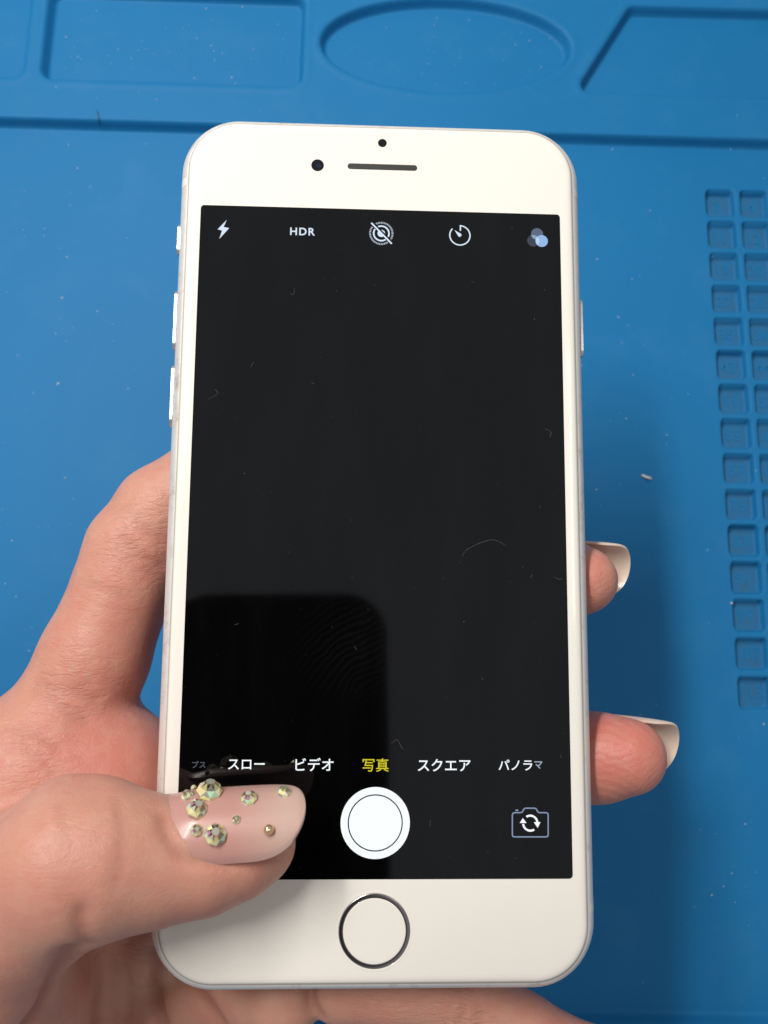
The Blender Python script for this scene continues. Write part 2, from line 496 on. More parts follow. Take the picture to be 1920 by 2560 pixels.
def stroke(pts, w, closed=False):
    pts = [np.array(p, float) for p in pts]; n = len(pts); L, R = [], []
    for i in range(n):
        a = pts[i - 1] if (i > 0 or closed) else None
        b = pts[(i + 1) % n] if (i < n - 1 or closed) else None
        d1 = (pts[i] - a) if a is not None else (b - pts[i]); d2 = (b - pts[i]) if b is not None else d1
        d1 = d1 / np.linalg.norm(d1); d2 = d2 / np.linalg.norm(d2)
        nn = np.array((-d1[1] - d2[1], d1[0] + d2[0])); nn /= max(np.linalg.norm(nn), 1e-6)
        k = 1 / max(0.5, nn @ np.array((-d1[1], d1[0])))
        L.append(pts[i] + nn * w / 2 * k); R.append(pts[i] - nn * w / 2 * k)
    m = n if closed else n - 1
    return [[tuple(L[i]), tuple(L[(i + 1) % n]), tuple(R[(i + 1) % n]), tuple(R[i])] for i in range(m)]


def q2(x, y):
    return tuple(Q(x, y)[:2])


ZD, ZI = 0.03, 0.055
SW, SH = 58.5, 104.05
disp = flat('display', [rrect(SW / 2, SH / 2, 0.55, 4)], M['screen'], phone, ZD)


def cc(ox, oy, s):        # coordinates read off an enlarged part of the photograph -> glass plane
    return lambda x, y: q2(ox + x / s, oy + y / s)


c2 = cc(490, 530, 3.253); c3 = cc(920, 530, 3.318); c6 = cc(800, 1940, 2.592); c4 = cc(440, 1850, 3.19); c5 = cc(880, 1850, 2.9625)
PXMM = 1 / 15.43
flat('flash_icon', [[c2(250, 66), c2(176, 142), c2(212, 152)], [c2(250, 66), c2(212, 152), c2(222, 122)], [c2(222, 122), c2(212, 152), c2(270, 132)],
                    [c2(270, 132), c2(212, 152), c2(190, 220)]], G_ICON, disp, ZI)


def put_text(name, body, x0, x1, yc, conv, mat, bold=0.0, hmax=None):
    a, b = np.array(conv(x0, yc)), np.array(conv(x1, yc))
    me = text_mesh(name, body, 3.0 * MM, 0, bold * MM, space=1.18 if body == 'HDR' else 1.0)
    xs = [v.co.x for v in me.vertices]; ys = [v.co.y for v in me.vertices]
    s = (b - a)[0] * MM / (max(xs) - min(xs)); mx = (max(xs) + min(xs)) / 2; my = (max(ys) + min(ys)) / 2
    for v in me.vertices:
        v.co.x = (v.co.x - mx) * s; v.co.y = (v.co.y - my) * s; v.co.z = 0
    me.materials.append(mat)
    o = bpy.data.objects.new(name, me); COL.objects.link(o); o.parent = disp
    m = (a + b) / 2; o.location = (m[0] * MM, m[1] * MM, ZI * MM)
    return o


put_text('hdr_text', 'HDR', 766, 968, 160, c2, G_ICON, 0.06)
# crossed-out concentric circles
cx, cy = c2(1507, 175); u = 1 / 3.253 * PXMM
pol = ringq(cx, cy, 56 * u, 69 * u, math.radians(145), math.radians(305), 30) + ringq(cx, cy, 56 * u, 69 * u, math.radians(-45), math.radians(125), 30)
pol += [circle(cx, cy, 31 * u, 30)]
for i in range(44):
    a = 2 * math.pi * i / 44
    if abs(math.degrees(a) - 135) < 11 or abs(math.degrees(a) - 315) < 11: continue
    pol.append([(cx + r_ * u * math.cos(a + s_), cy + r_ * u * math.sin(a + s_)) for r_, s_ in ((84, -.028), (99, -.028), (99, .028), (84, .028))])
live = flat('live_photo_icon', pol, G_ICON, disp, ZI)
flat('slash_gap', stroke([c2(1440, 88), c2(1604, 252)], 13 * u), M['screen'], live, ZI + 0.012)
flat('slash', stroke([c2(1425, 90), c2(1592, 260)], 13 * u), G_ICON, live, ZI + 0.02)
cx, cy = c3(762, 195); u = 1 / 3.318 * PXMM
pol = ringq(cx, cy, 79 * u, 90 * u, math.radians(-222), math.radians(90), 70) + stroke([c3(766, 110), c3(766, 157)], 11 * u)
pol += [[c3(718, 152), c3(752, 206), c3(764, 207), c3(775, 197), c3(774, 184)]]
flat('timer_icon', pol, G_ICON, disp, ZI)
fa, fb, fc = c3(1402, 184), c3(1370, 240), c3(1440, 242); rr = 51 * u


def lens(a, b, r, n=14):
    a, b = np.array(a), np.array(b); d = np.linalg.norm(b - a); t = math.atan2(*(b - a)[::-1]); h = math.acos(min(1, d / 2 / r))
    return [(a[0] + r * math.cos(t - h + 2 * h * i / n), a[1] + r * math.sin(t - h + 2 * h * i / n)) for i in range(n)] + \
           [(b[0] + r * math.cos(t + math.pi - h + 2 * h * i / n), b[1] + r * math.sin(t + math.pi - h + 2 * h * i / n)) for i in range(n)]


fi = flat('filter_icon', [circle(*fb, rr, 40)], G_C2, disp, ZI)
flat('filter_disc', [circle(*fa, rr, 40)], G_C1, fi, ZI + 0.008)
flat('filter_disc', [circle(*fc, rr * 1.02, 40)], G_C3, fi, ZI + 0.016)
flat('filter_overlap', [lens(fa, fb, rr)], G_C4, fi, ZI + 0.012)
flat('filter_overlap', [lens(fb, fc, rr)], G_C5, fi, ZI + 0.02)
put_text('mode_text', 'プス', 128, 236, 195, c4, G_DIM, 0.0)
put_text('mode_text', 'スロー', 416, 708, 195, c4, G_WHITE, 0.03)
put_text('mode_text', 'ビデオ', 952, 1256, 195, c4, G_WHITE, 0.03)
put_text('mode_text', '写真', 78, 272, 185, c5, G_YELLOW, 0.012)
put_text('mode_text', 'スクエア', 487, 878, 186, c5, G_WHITE, 0.03)
put_text('mode_text', 'パノラ', 1085, 1335, 185, c5, G_WHITE, 0.03)
put_text('mode_text', 'マ', 1350, 1410, 185, c5, G_MID, 0.03)
cx, cy = c6(358, 303); u = 1 / 2.592 / 17.0
sh = flat('shutter_button', [circle(cx, cy, 172 * u, 72)], G_WHITE, disp, ZI)
flat('shutter_ring', ringq(cx, cy, 180 * u, 226 * u, n=90), G_WHITE, sh, ZI)
pts = [(1246, 250), (1252, 240), (1262, 237), (1300, 237), (1310, 233), (1322, 212), (1332, 208), (1390, 208), (1400, 212), (1412, 233), (1422, 237), (1464, 237), (1474, 241),
       (1478, 250), (1478, 382), (1474, 391), (1464, 394), (1260, 394), (1250, 391), (1246, 382)]
fl = flat('flip_camera_icon', stroke([c6(*p) for p in pts], 8 * u, True) + [[c6(1266, 217), c6(1284, 217), c6(1284, 226), c6(1266, 226)]], G_LINE, disp, ZI)
cx, cy = c6(1362, 305)
ar = ringq(cx, cy, 41 * u, 54 * u, math.radians(5), math.radians(122), 24) + ringq(cx, cy, 41 * u, 54 * u, math.radians(185), math.radians(302), 24)
ar += [[c6(1385, 298), c6(1428, 298), c6(1410, 336)], [c6(1294, 304), c6(1338, 304), c6(1314, 272)]]
flat('turning_arrows', ar, G_WHITE, fl, ZI)

# holes, earpiece, home button, keys
for nm, x, y, r in (('front_camera', -10.58, 59.43, 1.03), ('light_sensor', -0.01, 63.66, 0.72)):
    o = flat(nm, [circle(x, y, r, 40)], M['dark'], phone, 0.02)
    if nm == 'front_camera': flat('lens', [circle(x + .15, y - .05, 0.42, 30)], pmat('lens_glass', (0.012, 0.014, 0.035), 0.03), o, 0.035)
ep = flat('earpiece', [rrect_ for rrect_ in [[(0.04 + px, 59.44 + py) for px, py in rrect(5.72, 0.50, 0.49, 6)]]], M['mesh'], phone, 0.02)
ep.rotation_euler = (0, 0, 0)
rnd = random.Random(4)
v, f = [], []
for i in range(54):
    for j in range(3):
        x, y = -5.2 + i * 0.2, 59.14 + j * 0.3; k = len(v)
        v += [(x, y, 0.04), (x + .1, y, 0.04), (x + .1, y + .12, 0.04), (x, y + .12, 0.04)]; f.append((k, k + 1, k + 2, k + 3))
tag(mesh('grille', v, f, pmat('grille_wire', (0.045, 0.042, 0.036), 0.5), ep, False), kind='stuff')


def lathe(name, prof, cx, cy, mat, parent, n=96, cap=False):
    v = []; f = []
    for r, z in prof:
        v += [(cx + r * math.cos(2 * math.pi * i / n), cy + r * math.sin(2 * math.pi * i / n), z) for i in range(n)]
    for k in range(len(prof) - 1):
        for i in range(n):
            f.append((k * n + i, k * n + (i + 1) % n, (k + 1) * n + (i + 1) % n, (k + 1) * n + i))
    if cap: f.append(tuple(range((len(prof) - 1) * n, len(prof) * n)))
    return sharp(fixn(mesh(name, v, f, mat, parent)), 50)


hb = lathe('home_button', [(4.58, 0.03), (4.52, 0.06), (4.3, 0.055), (3.2, 0.035), (1.6, 0.02), (0.4, 0.015)], -0.09, -59.22, M['button'], phone, cap=True)
lathe('button_ring', [(5.24, 0.01), (5.20, 0.05), (5.12, 0.09), (4.64, 0.035), (4.56, 0.03)], -0.09, -59.22, M['ring'], hb)
lathe('button_lip', [(5.62, 0.004), (5.46, 0.035), (5.28, 0.03), (5.24, 0.005)], -0.09, -59.22, M['white'], hb)


def key(name, s, y0, y1, out, zc=-3.4, hz=1.15):
    w = []
    v, f = [], []
    prof = [(-0.5, 0.0), (0.82, 0.0), (0.96, 0.06), (1.0, 0.16)]
    n = 10; cy_, hy = (y0 + y1) / 2, abs(y1 - y0) / 2
    for t, ins in prof:
        for k, (sx, sy) in enumerate(((1, 1), (-1, 1), (-1, -1), (1, -1))):
            for i in range(n + 1):
                a = math.pi / 2 * (k + i / n); r = hz - ins - 0.01
                v.append((s * (HW + t * out), cy_ + sx * (hy - hz) + r * math.cos(a), zc + r * math.sin(a)))
    m = 4 * (n + 1)
    for k in range(len(prof) - 1):
        for i in range(m): f.append((k * m + i, k * m + (i + 1) % m, (k + 1) * m + (i + 1) % m, (k + 1) * m + i))
    f.append(tuple(range((len(prof) - 1) * m, len(prof) * m)))
    return sharp(fixn(mesh(name, v, f, M['key'], phone)), 40)


key('mute_switch', -1, 50.1, 44.9, 0.34, -3.4, 0.9)
key('volume_button', -1, 38.7, 28.7, 0.32)
key('volume_button', -1, 26.2, 16.1, 0.32)
key('power_button', 1, 38.8, 28.9, 0.30)

# ------------------------------------------------------------------ the phone that takes the picture (seen mirrored in the screen)
def photographer_phone():
    o = empty('black_phone', CAM_W)
    tag(o, 'black phone mirrored as a dark rounded rectangle in the screen', 'smartphone')
    x0, x1, y0, y1 = -57.0, 11.3, -130, 8.3
    v, f = [], []; pr = [(2.5, 1.6), (0.8, 2.0), (0.0, 4.2), (0.8, 7.6), (2.5, 8.2)]
    for ins, z in pr:
        v += [((x0 + x1) / 2 + x, (y0 + y1) / 2 + y, z) for x, y in rrect((x1 - x0) / 2 - ins, (y1 - y0) / 2 - ins, 13 - ins, 10)]
    m = 44
    for k in range(4):
        for i in range(m): f.append((k * m + i, k * m + (i + 1) % m, (k + 1) * m + (i + 1) % m, (k + 1) * m + i))
    f.append(tuple(range(m))); f.append(tuple(range(4 * m, 5 * m)))
    sharp(fixn(mesh('case', v, f, M['blackphone'], o)), 40)
    lathe('camera_bezel', [(5.6, 1.5), (5.5, 0.9), (4.2, 0.8), (4.1, 1.4)], 0, 0, M['blackphone'], o, 40)


photographer_phone()


# ------------------------------------------------------------------ the hand: one continuous skin grown from a distance field
HS = 0.62
LO = np.array((-168., -150., -60.)); HI = np.array((56., 36., 26.))
NX, NY, NZ = [int(k) for k in np.ceil((HI - LO) / HS)]
gx = (LO[0] + HS * np.arange(NX)).astype(np.float32); gy = (LO[1] + HS * np.arange(NY)).astype(np.float32); gz = (LO[2] + HS * np.arange(NZ)).astype(np.float32)


def window(pts, rad):
    pts = np.array(pts); a = pts.min(0) - rad; b = pts.max(0) + rad
    i0 = np.clip(np.floor((a - LO) / HS).astype(int), 0, (NX, NY, NZ)); i1 = np.clip(np.ceil((b - LO) / HS).astype(int) + 1, 0, (NX, NY, NZ))
    return tuple(slice(p, q) for p, q in zip(i0, i1))


def cone(F, a, b, ra, rb, k=3.0, flat_dir=None, flat_s=1.0):
    """blend a tapered capsule into the field"""
    a, b = np.array(a, float), np.array(b, float)
    w = window((a, b), max(ra, rb) * 1.3 + 3 * k + 4)
    x = gx[w[0]][:, None, None]; y = gy[w[1]][None, :, None]; z = gz[w[2]][None, None, :]
    ab = b - a; L2 = float(ab @ ab) + 1e-9
    t = np.clip(((x - a[0]) * ab[0] + (y - a[1]) * ab[1] + (z - a[2]) * ab[2]) / L2, 0, 1)
    px = x - a[0] - t * ab[0]; py = y - a[1] - t * ab[1]; pz = z - a[2] - t * ab[2]
    d2 = px * px + py * py + pz * pz
    if flat_dir is not None:
        fd = np.array(flat_dir, float); fd /= np.linalg.norm(fd)
        q = px * fd[0] + py * fd[1] + pz * fd[2]; d2 = d2 + q * q * (1 / flat_s ** 2 - 1)
    d = (np.sqrt(d2) - (ra + t * (rb - ra))).astype(np.float32)
    g = F[w]
    h = np.clip(0.5 + 0.5 * (g - d) / k, 0, 1)
    F[w] = g * (1 - h) + d * h - k * h * (1 - h)


def chain(F, pts, k=2.5, **kw):
    for (p, r), (q, s) in zip(pts[:-1], pts[1:]): cone(F, p, q, r, s, k, **kw)


def new_field(): return np.full((NX, NY, NZ), 30.0, np.float32)


def smin(a, b, k):
    h = np.clip(0.5 + 0.5 * (a - b) / k, 0, 1)
    return a * (1 - h) + b * h - k * h * (1 - h)


def build_field():
    palm = new_field()
    # index finger
    chain(palm, [(P(78, 1690, -15), 12.0), (P(120, 1615, -15), 10.2), (P(205, 1420, -15.5), 8.9), (P(272, 1255, -15.5), 8.2), (P(296, 1190, -15.8), 8.5),
                 (P(350, 1106, -15.8), 7.9), (P(470, 1018, -15.2), 7.3), (P(600, 955, -14.6), 6.3)], 1.6)
    # back of the web between index and thumb, knuckles, palm
    chain(palm, [(P(78, 1690, -15), 12.5), (P(226, 1702, -16), 12.4), (P(330, 1760, -20), 11.0), (P(420, 1800, -23), 10)], 4)
    chain(palm, [(P(78, 1690, -15), 13.0), (P(-60, 1860, -18), 17.5), (P(-380, 2080, -24), 21.0), (P(-760, 2330, -30), 21)], 6)
    chain(palm, [(P(226, 1720, -18), 12), (P(60, 1900, -20), 15), (P(-250, 2200, -28), 18), (P(-700, 2420, -32), 20)], 6)
    chain(palm, [(P(270, 2010, -35), 11.5), (P(130, 2160, -37), 13), (P(-250, 2400, -34), 16), (P(-650, 2500, -34), 19)], 5)
    chain(palm, [(P(330, 1850, -30), 11), (P(60, 2000, -30), 13)], 5)
    chain(palm, [(P(420, 2150, -34), 10.5), (P(250, 2330, -37), 13), (P(-150, 2520, -36), 16), (P(-650, 2560, -35), 18)], 5)
    # middle, ring and little finger behind and below the phone
    mid = new_field()
    chain(mid, [(P(330, 1840, -27), 9.5), (P(520, 1640, -24), 9.0), (P(800, 1420, -23.5), 8.6), (P(1080, 1275, -19), 7.7), (P(1210, 1252, -13.5), 7.1), (P(1262, 1253, -9.6), 5.5)], 2)
    ring = new_field()
    chain(ring, [(P(350, 2000, -29), 9.5), (P(560, 1850, -25), 8.8), (P(860, 1700, -24), 8.4), (P(1130, 1640, -18.5), 7.6), (P(1290, 1636, -12.2), 7.0), (P(1356, 1634, -9.3), 6.1)], 2)
    lit = new_field()
    chain(lit, [(P(470, 2120, -29), 9.4), (P(575, 2125, -21), 8.0), (P(612, 2150, -16), 6.4)], 2)
    lit2 = new_field()
    chain(lit2, [(P(735, 2128, -15), 5.7), (P(860, 2122, -14), 6.4), (P(985, 2140, -13), 6.1), (P(1130, 2232, -13), 5.7), (P(1280, 2300, -13), 5.2), (P(1350, 2330, -13), 4.4)], 1.6)
    F = smin(smin(palm, mid, 2.2), smin(smin(lit, lit2, 0.8), ring, 0.9), 1.4)
    # thumb
    th = new_field()
    chain(th, [(P(-330, 2180, -16), 17), (P(-70, 2040, 0), 13.6), (P(30, 1945, 4.5), 11.4), (P(165, 1862, 9.4), 10.6), (P(235, 1857, 9.4), 9.6),
               (P(330, 1860, 8.3), 8.2), (P(440, 1852, 7.2), 7.3), (P(525, 1834, 6.3), 6.1), (P(566, 1822, 5.6), 4.7)], 1.8)
    cone(th, P(290, 1852, 8.8), P(380, 1836, 7.4), 7.9, 5.6, 1.4)
    cone(th, P(-60, 2070, -2), P(40, 2150, -10), 12.5, 10.5, 3.5)
    cone(th, P(150, 1775, 8), P(200, 1770, 8), 5.3, 5.0, 3.0)     # knuckle of the bent thumb
    F = smin(F, th, 3.2)
    # soft flesh yields to the phone
    x = gx[:, None, None]; y = gy[None, :, None]; z = gz[None, None, :]
    dx = np.abs(x) - (HW - CR); dy = np.abs(y) - (HH - CR)
    d2 = np.hypot(np.maximum(dx, 0), np.maximum(dy, 0)) + np.minimum(np.maximum(dx, dy), 0) - (CR - 3.2)
    dz = np.abs(z + 3.55) - 0.38
    dp = np.hypot(np.maximum(d2, 0), np.maximum(dz, 0)) + np.minimum(np.maximum(d2, dz), 0) - 3.24
    a, b = F, (0.10 - dp).astype(np.float32); k = 1.0
    h = np.clip(0.5 - 0.5 * (a - b) / k, 0, 1)
    return a * (1 - h) + b * h + k * h * (1 - h)


def sample(F, p):
    q = np.clip((np.asarray(p) - LO) / HS, 0, np.array((NX, NY, NZ)) - 1.001); i = np.floor(q).astype(int); t = q - i
    r = 0
    for a in (0, 1):
        for b in (0, 1):
            for c in (0, 1):
                r = r + F[i[..., 0] + a, i[..., 1] + b, i[..., 2] + c] * (t[..., 0] if a else 1 - t[..., 0]) * (t[..., 1] if b else 1 - t[..., 1]) * (t[..., 2] if c else 1 - t[..., 2])
    return r


def hit(F, x, y):         # where a sight line meets the skin
    d = ray(x * DK, y * DK); s = np.arange(90, 190, 0.15); p = C_PH + d * s[:, None]
    ok = ((p > LO) & (p < HI)).all(1); v = np.where(ok, sample(F, p), 9)
    k = np.argmax(v < 0)
    return p[k] if v[k] < 0 else None


def groove(F, pts, r, depth, crz):
    ps = [hit(F, *p) for p in pts]; ps = [p for p in ps if p is not None]
    for a, b in zip(ps[:-1], ps[1:]):
        if np.linalg.norm(b - a) > 9: continue
        w = window((a, b), r * 3 + 1)
        x = gx[w[0]][:, None, None]; y = gy[w[1]][None, :, None]; z = gz[w[2]][None, None, :]
        ab = b - a; t = np.clip(((x - a[0]) * ab[0] + (y - a[1]) * ab[1] + (z - a[2]) * ab[2]) / float(ab @ ab + 1e-9), 0, 1)
        d = np.sqrt((x - a[0] - t * ab[0]) ** 2 + (y - a[1] - t * ab[1]) ** 2 + (z - a[2] - t * ab[2]) ** 2)
        crz[w] = np.maximum(crz[w], np.exp(-(d / r) ** 2) * depth)


def smooth_line(pts, n=6):
    pts = [np.array(p, float) for p in pts]; out = []
    for i in range(len(pts) - 1):
        p0 = pts[max(i - 1, 0)]; p1 = pts[i]; p2 = pts[i + 1]; p3 = pts[min(i + 2, len(pts) - 1)]
        for k in range(n):
            t = k / n
            out.append(0.5 * (2 * p1 + (p2 - p0) * t + (2 * p0 - 5 * p1 + 4 * p2 - p3) * t * t + (3 * p1 - p0 - 3 * p2 + p3) * t ** 3))
    return out + [pts[-1]]


def surface_nets(F):
    ins = F < 0
    c = ins[:-1, :-1, :-1].astype(np.int8)
    for a in (0, 1):
        for b in (0, 1):
            for e in (0, 1):
                if a + b + e: c = c + ins[a:NX - 1 + a, b:NY - 1 + b, e:NZ - 1 + e]
    act = (c > 0) & (c < 8)
    I = np.argwhere(act); idx = -np.ones(act.shape, np.int64); idx[act] = np.arange(len(I))
    acc = np.zeros((len(I), 3)); cnt = np.zeros(len(I))
    cor = [(a, b, e) for a in (0, 1) for b in (0, 1) for e in (0, 1)]
    val = {q: F[I[:, 0] + q[0], I[:, 1] + q[1], I[:, 2] + q[2]].astype(float) for q in cor}
    for q in cor:
        for ax in range(3):
            if q[ax]: continue
            r = list(q); r[ax] = 1; r = tuple(r)
            v0, v1 = val[q], val[r]; m = (v0 < 0) != (v1 < 0)
            t = np.where(m, v0 / np.where(m, v0 - v1, 1), 0)
            p = np.repeat(np.array(q, float)[None], len(I), 0); p[:, ax] += t
            acc[m] += p[m]; cnt[m] += 1
    V = LO + HS * (I + acc / cnt[:, None])
    faces = []
    for ax in range(3):
        s0 = [slice(None)] * 3; s1 = [slice(None)] * 3; s0[ax] = slice(0, -1); s1[ax] = slice(1, None)
        A, B = ins[tuple(s0)], ins[tuple(s1)]
        E = np.argwhere(A != B); u, w = [(1, 2), (2, 0), (0, 1)][ax]
        lim = np.array(act.shape)
        E = E[(E[:, u] > 0) & (E[:, w] > 0) & (E[:, u] < lim[u]) & (E[:, w] < lim[w])]
        q = []
        for du, dw in ((-1, -1), (0, -1), (0, 0), (-1, 0)):
            G = E.copy(); G[:, u] += du; G[:, w] += dw; q.append(idx[G[:, 0], G[:, 1], G[:, 2]])
        q = np.stack(q, -1); fl = A[E[:, 0], E[:, 1], E[:, 2]]
        q[~fl] = q[~fl][:, ::-1]
        faces.append(q[(q >= 0).all(1)])
    return V, np.concatenate(faces)


def build_hand():
    F = build_field()
    crz = np.zeros_like(F)
    R = random.Random(7)
    L = [  # (points in the picture, half width mm, depth mm)
        ([(182, 2036), (174, 2012), (171, 1990), (174, 1965)], 0.8, 0.75), ([(182, 2036), (196, 2042)], 0.8, 0.9),
        ([(208, 2066), (209, 2100), (206, 2150), (203, 2211)], 0.75, 1.5), ([(336, 2056), (341, 2090), (336, 2130), (352, 2211)], 0.9, 2.0),
        ([(372, 2060), (400, 2090), (440, 2150), (482, 2211)], 0.8, 1.6), ([(270, 2080), (282, 2140), (280, 2200)], 0.6, 0.35),
        ([(240, 2060), (244, 2120), (250, 2190)], 0.6, 0.3),
        ([(150, 2055), (115, 2120), (85, 2180), (60, 2212)], 1.4, 1.5),
        # index finger, folds at the middle joint and at its base
        ([(290, 1125), (320, 1150), (350, 1172)], 0.7, 0.4), ([(262, 1160), (300, 1195), (345, 1222)], 0.8, 0.45), ([(250, 1178), (290, 1215), (330, 1240)], 0.6, 0.25),
        ([(80, 1475), (120, 1490), (170, 1500), (205, 1512)], 0.8, 0.45), ([(70, 1492), (110, 1512), (150, 1535), (185, 1560)], 0.8, 0.4), ([(110, 1465), (150, 1472), (190, 1480)], 0.6, 0.25),
        ([(20, 1570), (80, 1590), (130, 1622)], 0.7, 0.3), ([(40, 1600), (90, 1640), (130, 1690)], 0.6, 0.25), ([(180, 1260), (225, 1272), (270, 1290)], 0.6, 0.22),
        # thumb knuckle folds
        ([(250, 1730), (262, 1790), (262, 1850), (250, 1910)], 0.7, 0.25), ([(130, 1735), (140, 1790), (150, 1840)], 0.6, 0.16), ([(215, 1722), (222, 1770), (220, 1820)], 0.6, 0.14),
        ([(85, 1760), (95, 1810), (110, 1850)], 0.6, 0.14),
        # nail wall of the thumb
        ([(352, 1768), (358, 1800), (376, 1832), (410, 1852), (470, 1858), (540, 1850), (585, 1842)], 0.8, 0.7),
        # little finger joint
        ([(985, 2135), (1000, 2165), (992, 2212)], 0.7, 0.45), ([(1012, 2140), (1030, 2175), (1035, 2210)], 0.6, 0.35), ([(965, 2140), (968, 2180), (955, 2210)], 0.6, 0.25),
        ([(672, 2138), (676, 2165), (690, 2192)], 0.9, 0.9)]
    for i in range(9):
        x = 720 + i * 34 + R.uniform(-8, 8); L.append(([(x, 2150 + R.uniform(0, 10)), (x + R.uniform(30, 60), 2158 + R.uniform(-4, 20))], 0.6, 0.12))
    for i in range(26):   # fine skin folds across the base of the index finger and its knuckle
        x, y = R.uniform(60, 180), R.uniform(1470, 1680); ln = R.uniform(25, 60); a = math.radians(R.uniform(10, 50))
        L.append(([(x, y), (x + ln * math.cos(a), y + ln * math.sin(a))], 0.6, R.uniform(0.06, 0.14)))
    for i in range(16):
        x, y = R.uniform(225, 320), R.uniform(1080, 1230); ln = R.uniform(25, 50); a = math.radians(R.uniform(15, 50))
        L.append(([(x, y), (x + ln * math.cos(a), y + ln * math.sin(a))], 0.6, R.uniform(0.06, 0.16)))
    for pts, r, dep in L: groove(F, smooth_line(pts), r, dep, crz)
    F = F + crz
    for sl in ((0,), (slice(None), 0), (slice(None), slice(None), 0)): F[sl] = 1.0   # close the wrist end
    V, Q4 = surface_nets(F)
    for it in range(2):   # relax the net a little
        s = np.zeros_like(V); n = np.zeros(len(V))
        for a, b in ((0, 1), (1, 2), (2, 3), (3, 0)):
            np.add.at(s, Q4[:, a], V[Q4[:, b]]); np.add.at(n, Q4[:, a], 1); np.add.at(s, Q4[:, b], V[Q4[:, a]]); np.add.at(n, Q4[:, b], 1)
        V = V * 0.5 + 0.5 * s / n[:, None]
    o = npmesh('hand', V, Q4, M['skin'], None, PH_W)
    tag(o, 'left hand holding the white phone, jewelled thumb nail over its screen', 'hand')
    bl = np.zeros(len(V)); rd = np.zeros(len(V))
    for p, r, w in ((P(1330, 1600, -6), 11, 0.95), (P(1380, 1620, -8), 7, 0.5), (P(1290, 1240, -6), 9, 0.55), (P(270, 1290, -8), 12, 0.40), (P(290, 1400, -8), 11, 0.45), (P(240, 1620, -5), 18, 0.55),
                    (P(480, 1890, 8), 9, 0.5), (P(560, 1860, 5), 6, 0.5), (P(60, 2080, 5), 14, 0.28), (P(1240, 2230, -8), 10, 0.5), (P(300, 1200, -9), 8, 0.25)):
        bl = np.maximum(bl, w * np.exp(-((V - p) ** 2).sum(1) / r ** 2))
    fd = np.full(len(V), 0.04)
    for p, r, w in ((P(275, 1170, -8), 8, 1.0), (P(330, 1130, -8), 8, 0.8), (P(130, 1500, -6), 10, 0.9), (P(70, 1590, -4), 10, 0.8), (P(60, 1680, -3), 10, 0.5), (P(200, 1290, -8), 9, 0.4), (P(230, 1780, 17), 9, 0.35),
                    (P(120, 1790, 17), 9, 0.35), (P(1000, 2170, -8), 9, 1.0), (P(850, 2170, -8), 9, 0.8), (P(280, 2120, -18), 14, 0.6)):
        fd = np.maximum(fd, w * np.exp(-((V - p) ** 2).sum(1) / r ** 2))
    at = o.data.attributes.new('fold', 'FLOAT', 'POINT'); at.data.foreach_set('value', fd.astype(np.float32))
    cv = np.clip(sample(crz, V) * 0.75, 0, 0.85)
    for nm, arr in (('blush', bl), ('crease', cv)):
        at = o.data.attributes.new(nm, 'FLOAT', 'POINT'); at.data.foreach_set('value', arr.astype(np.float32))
    # fingerprint ridges on the two finger pads
    for c, ax, rad in ((P(1322, 1632, -7), np.array((0.35, 0.9, 0.0)), 9), (P(1255, 1250, -7), np.array((0.35, 0.9, 0.0)), 7)):
        d = V - c; r = np.linalg.norm(d, axis=1); rd = np.maximum(rd, np.exp(-(r / rad) ** 4) * (0.5 + 0.5 * np.sin((d @ ax + 0.05 * d[:, 0] ** 2) * 2 * math.pi / 1.25)))
    at = o.data.attributes.new('ridge', 'FLOAT', 'POINT'); at.data.foreach_set('value', rd.astype(np.float32))
    return o, F


hand, FIELD = build_hand()


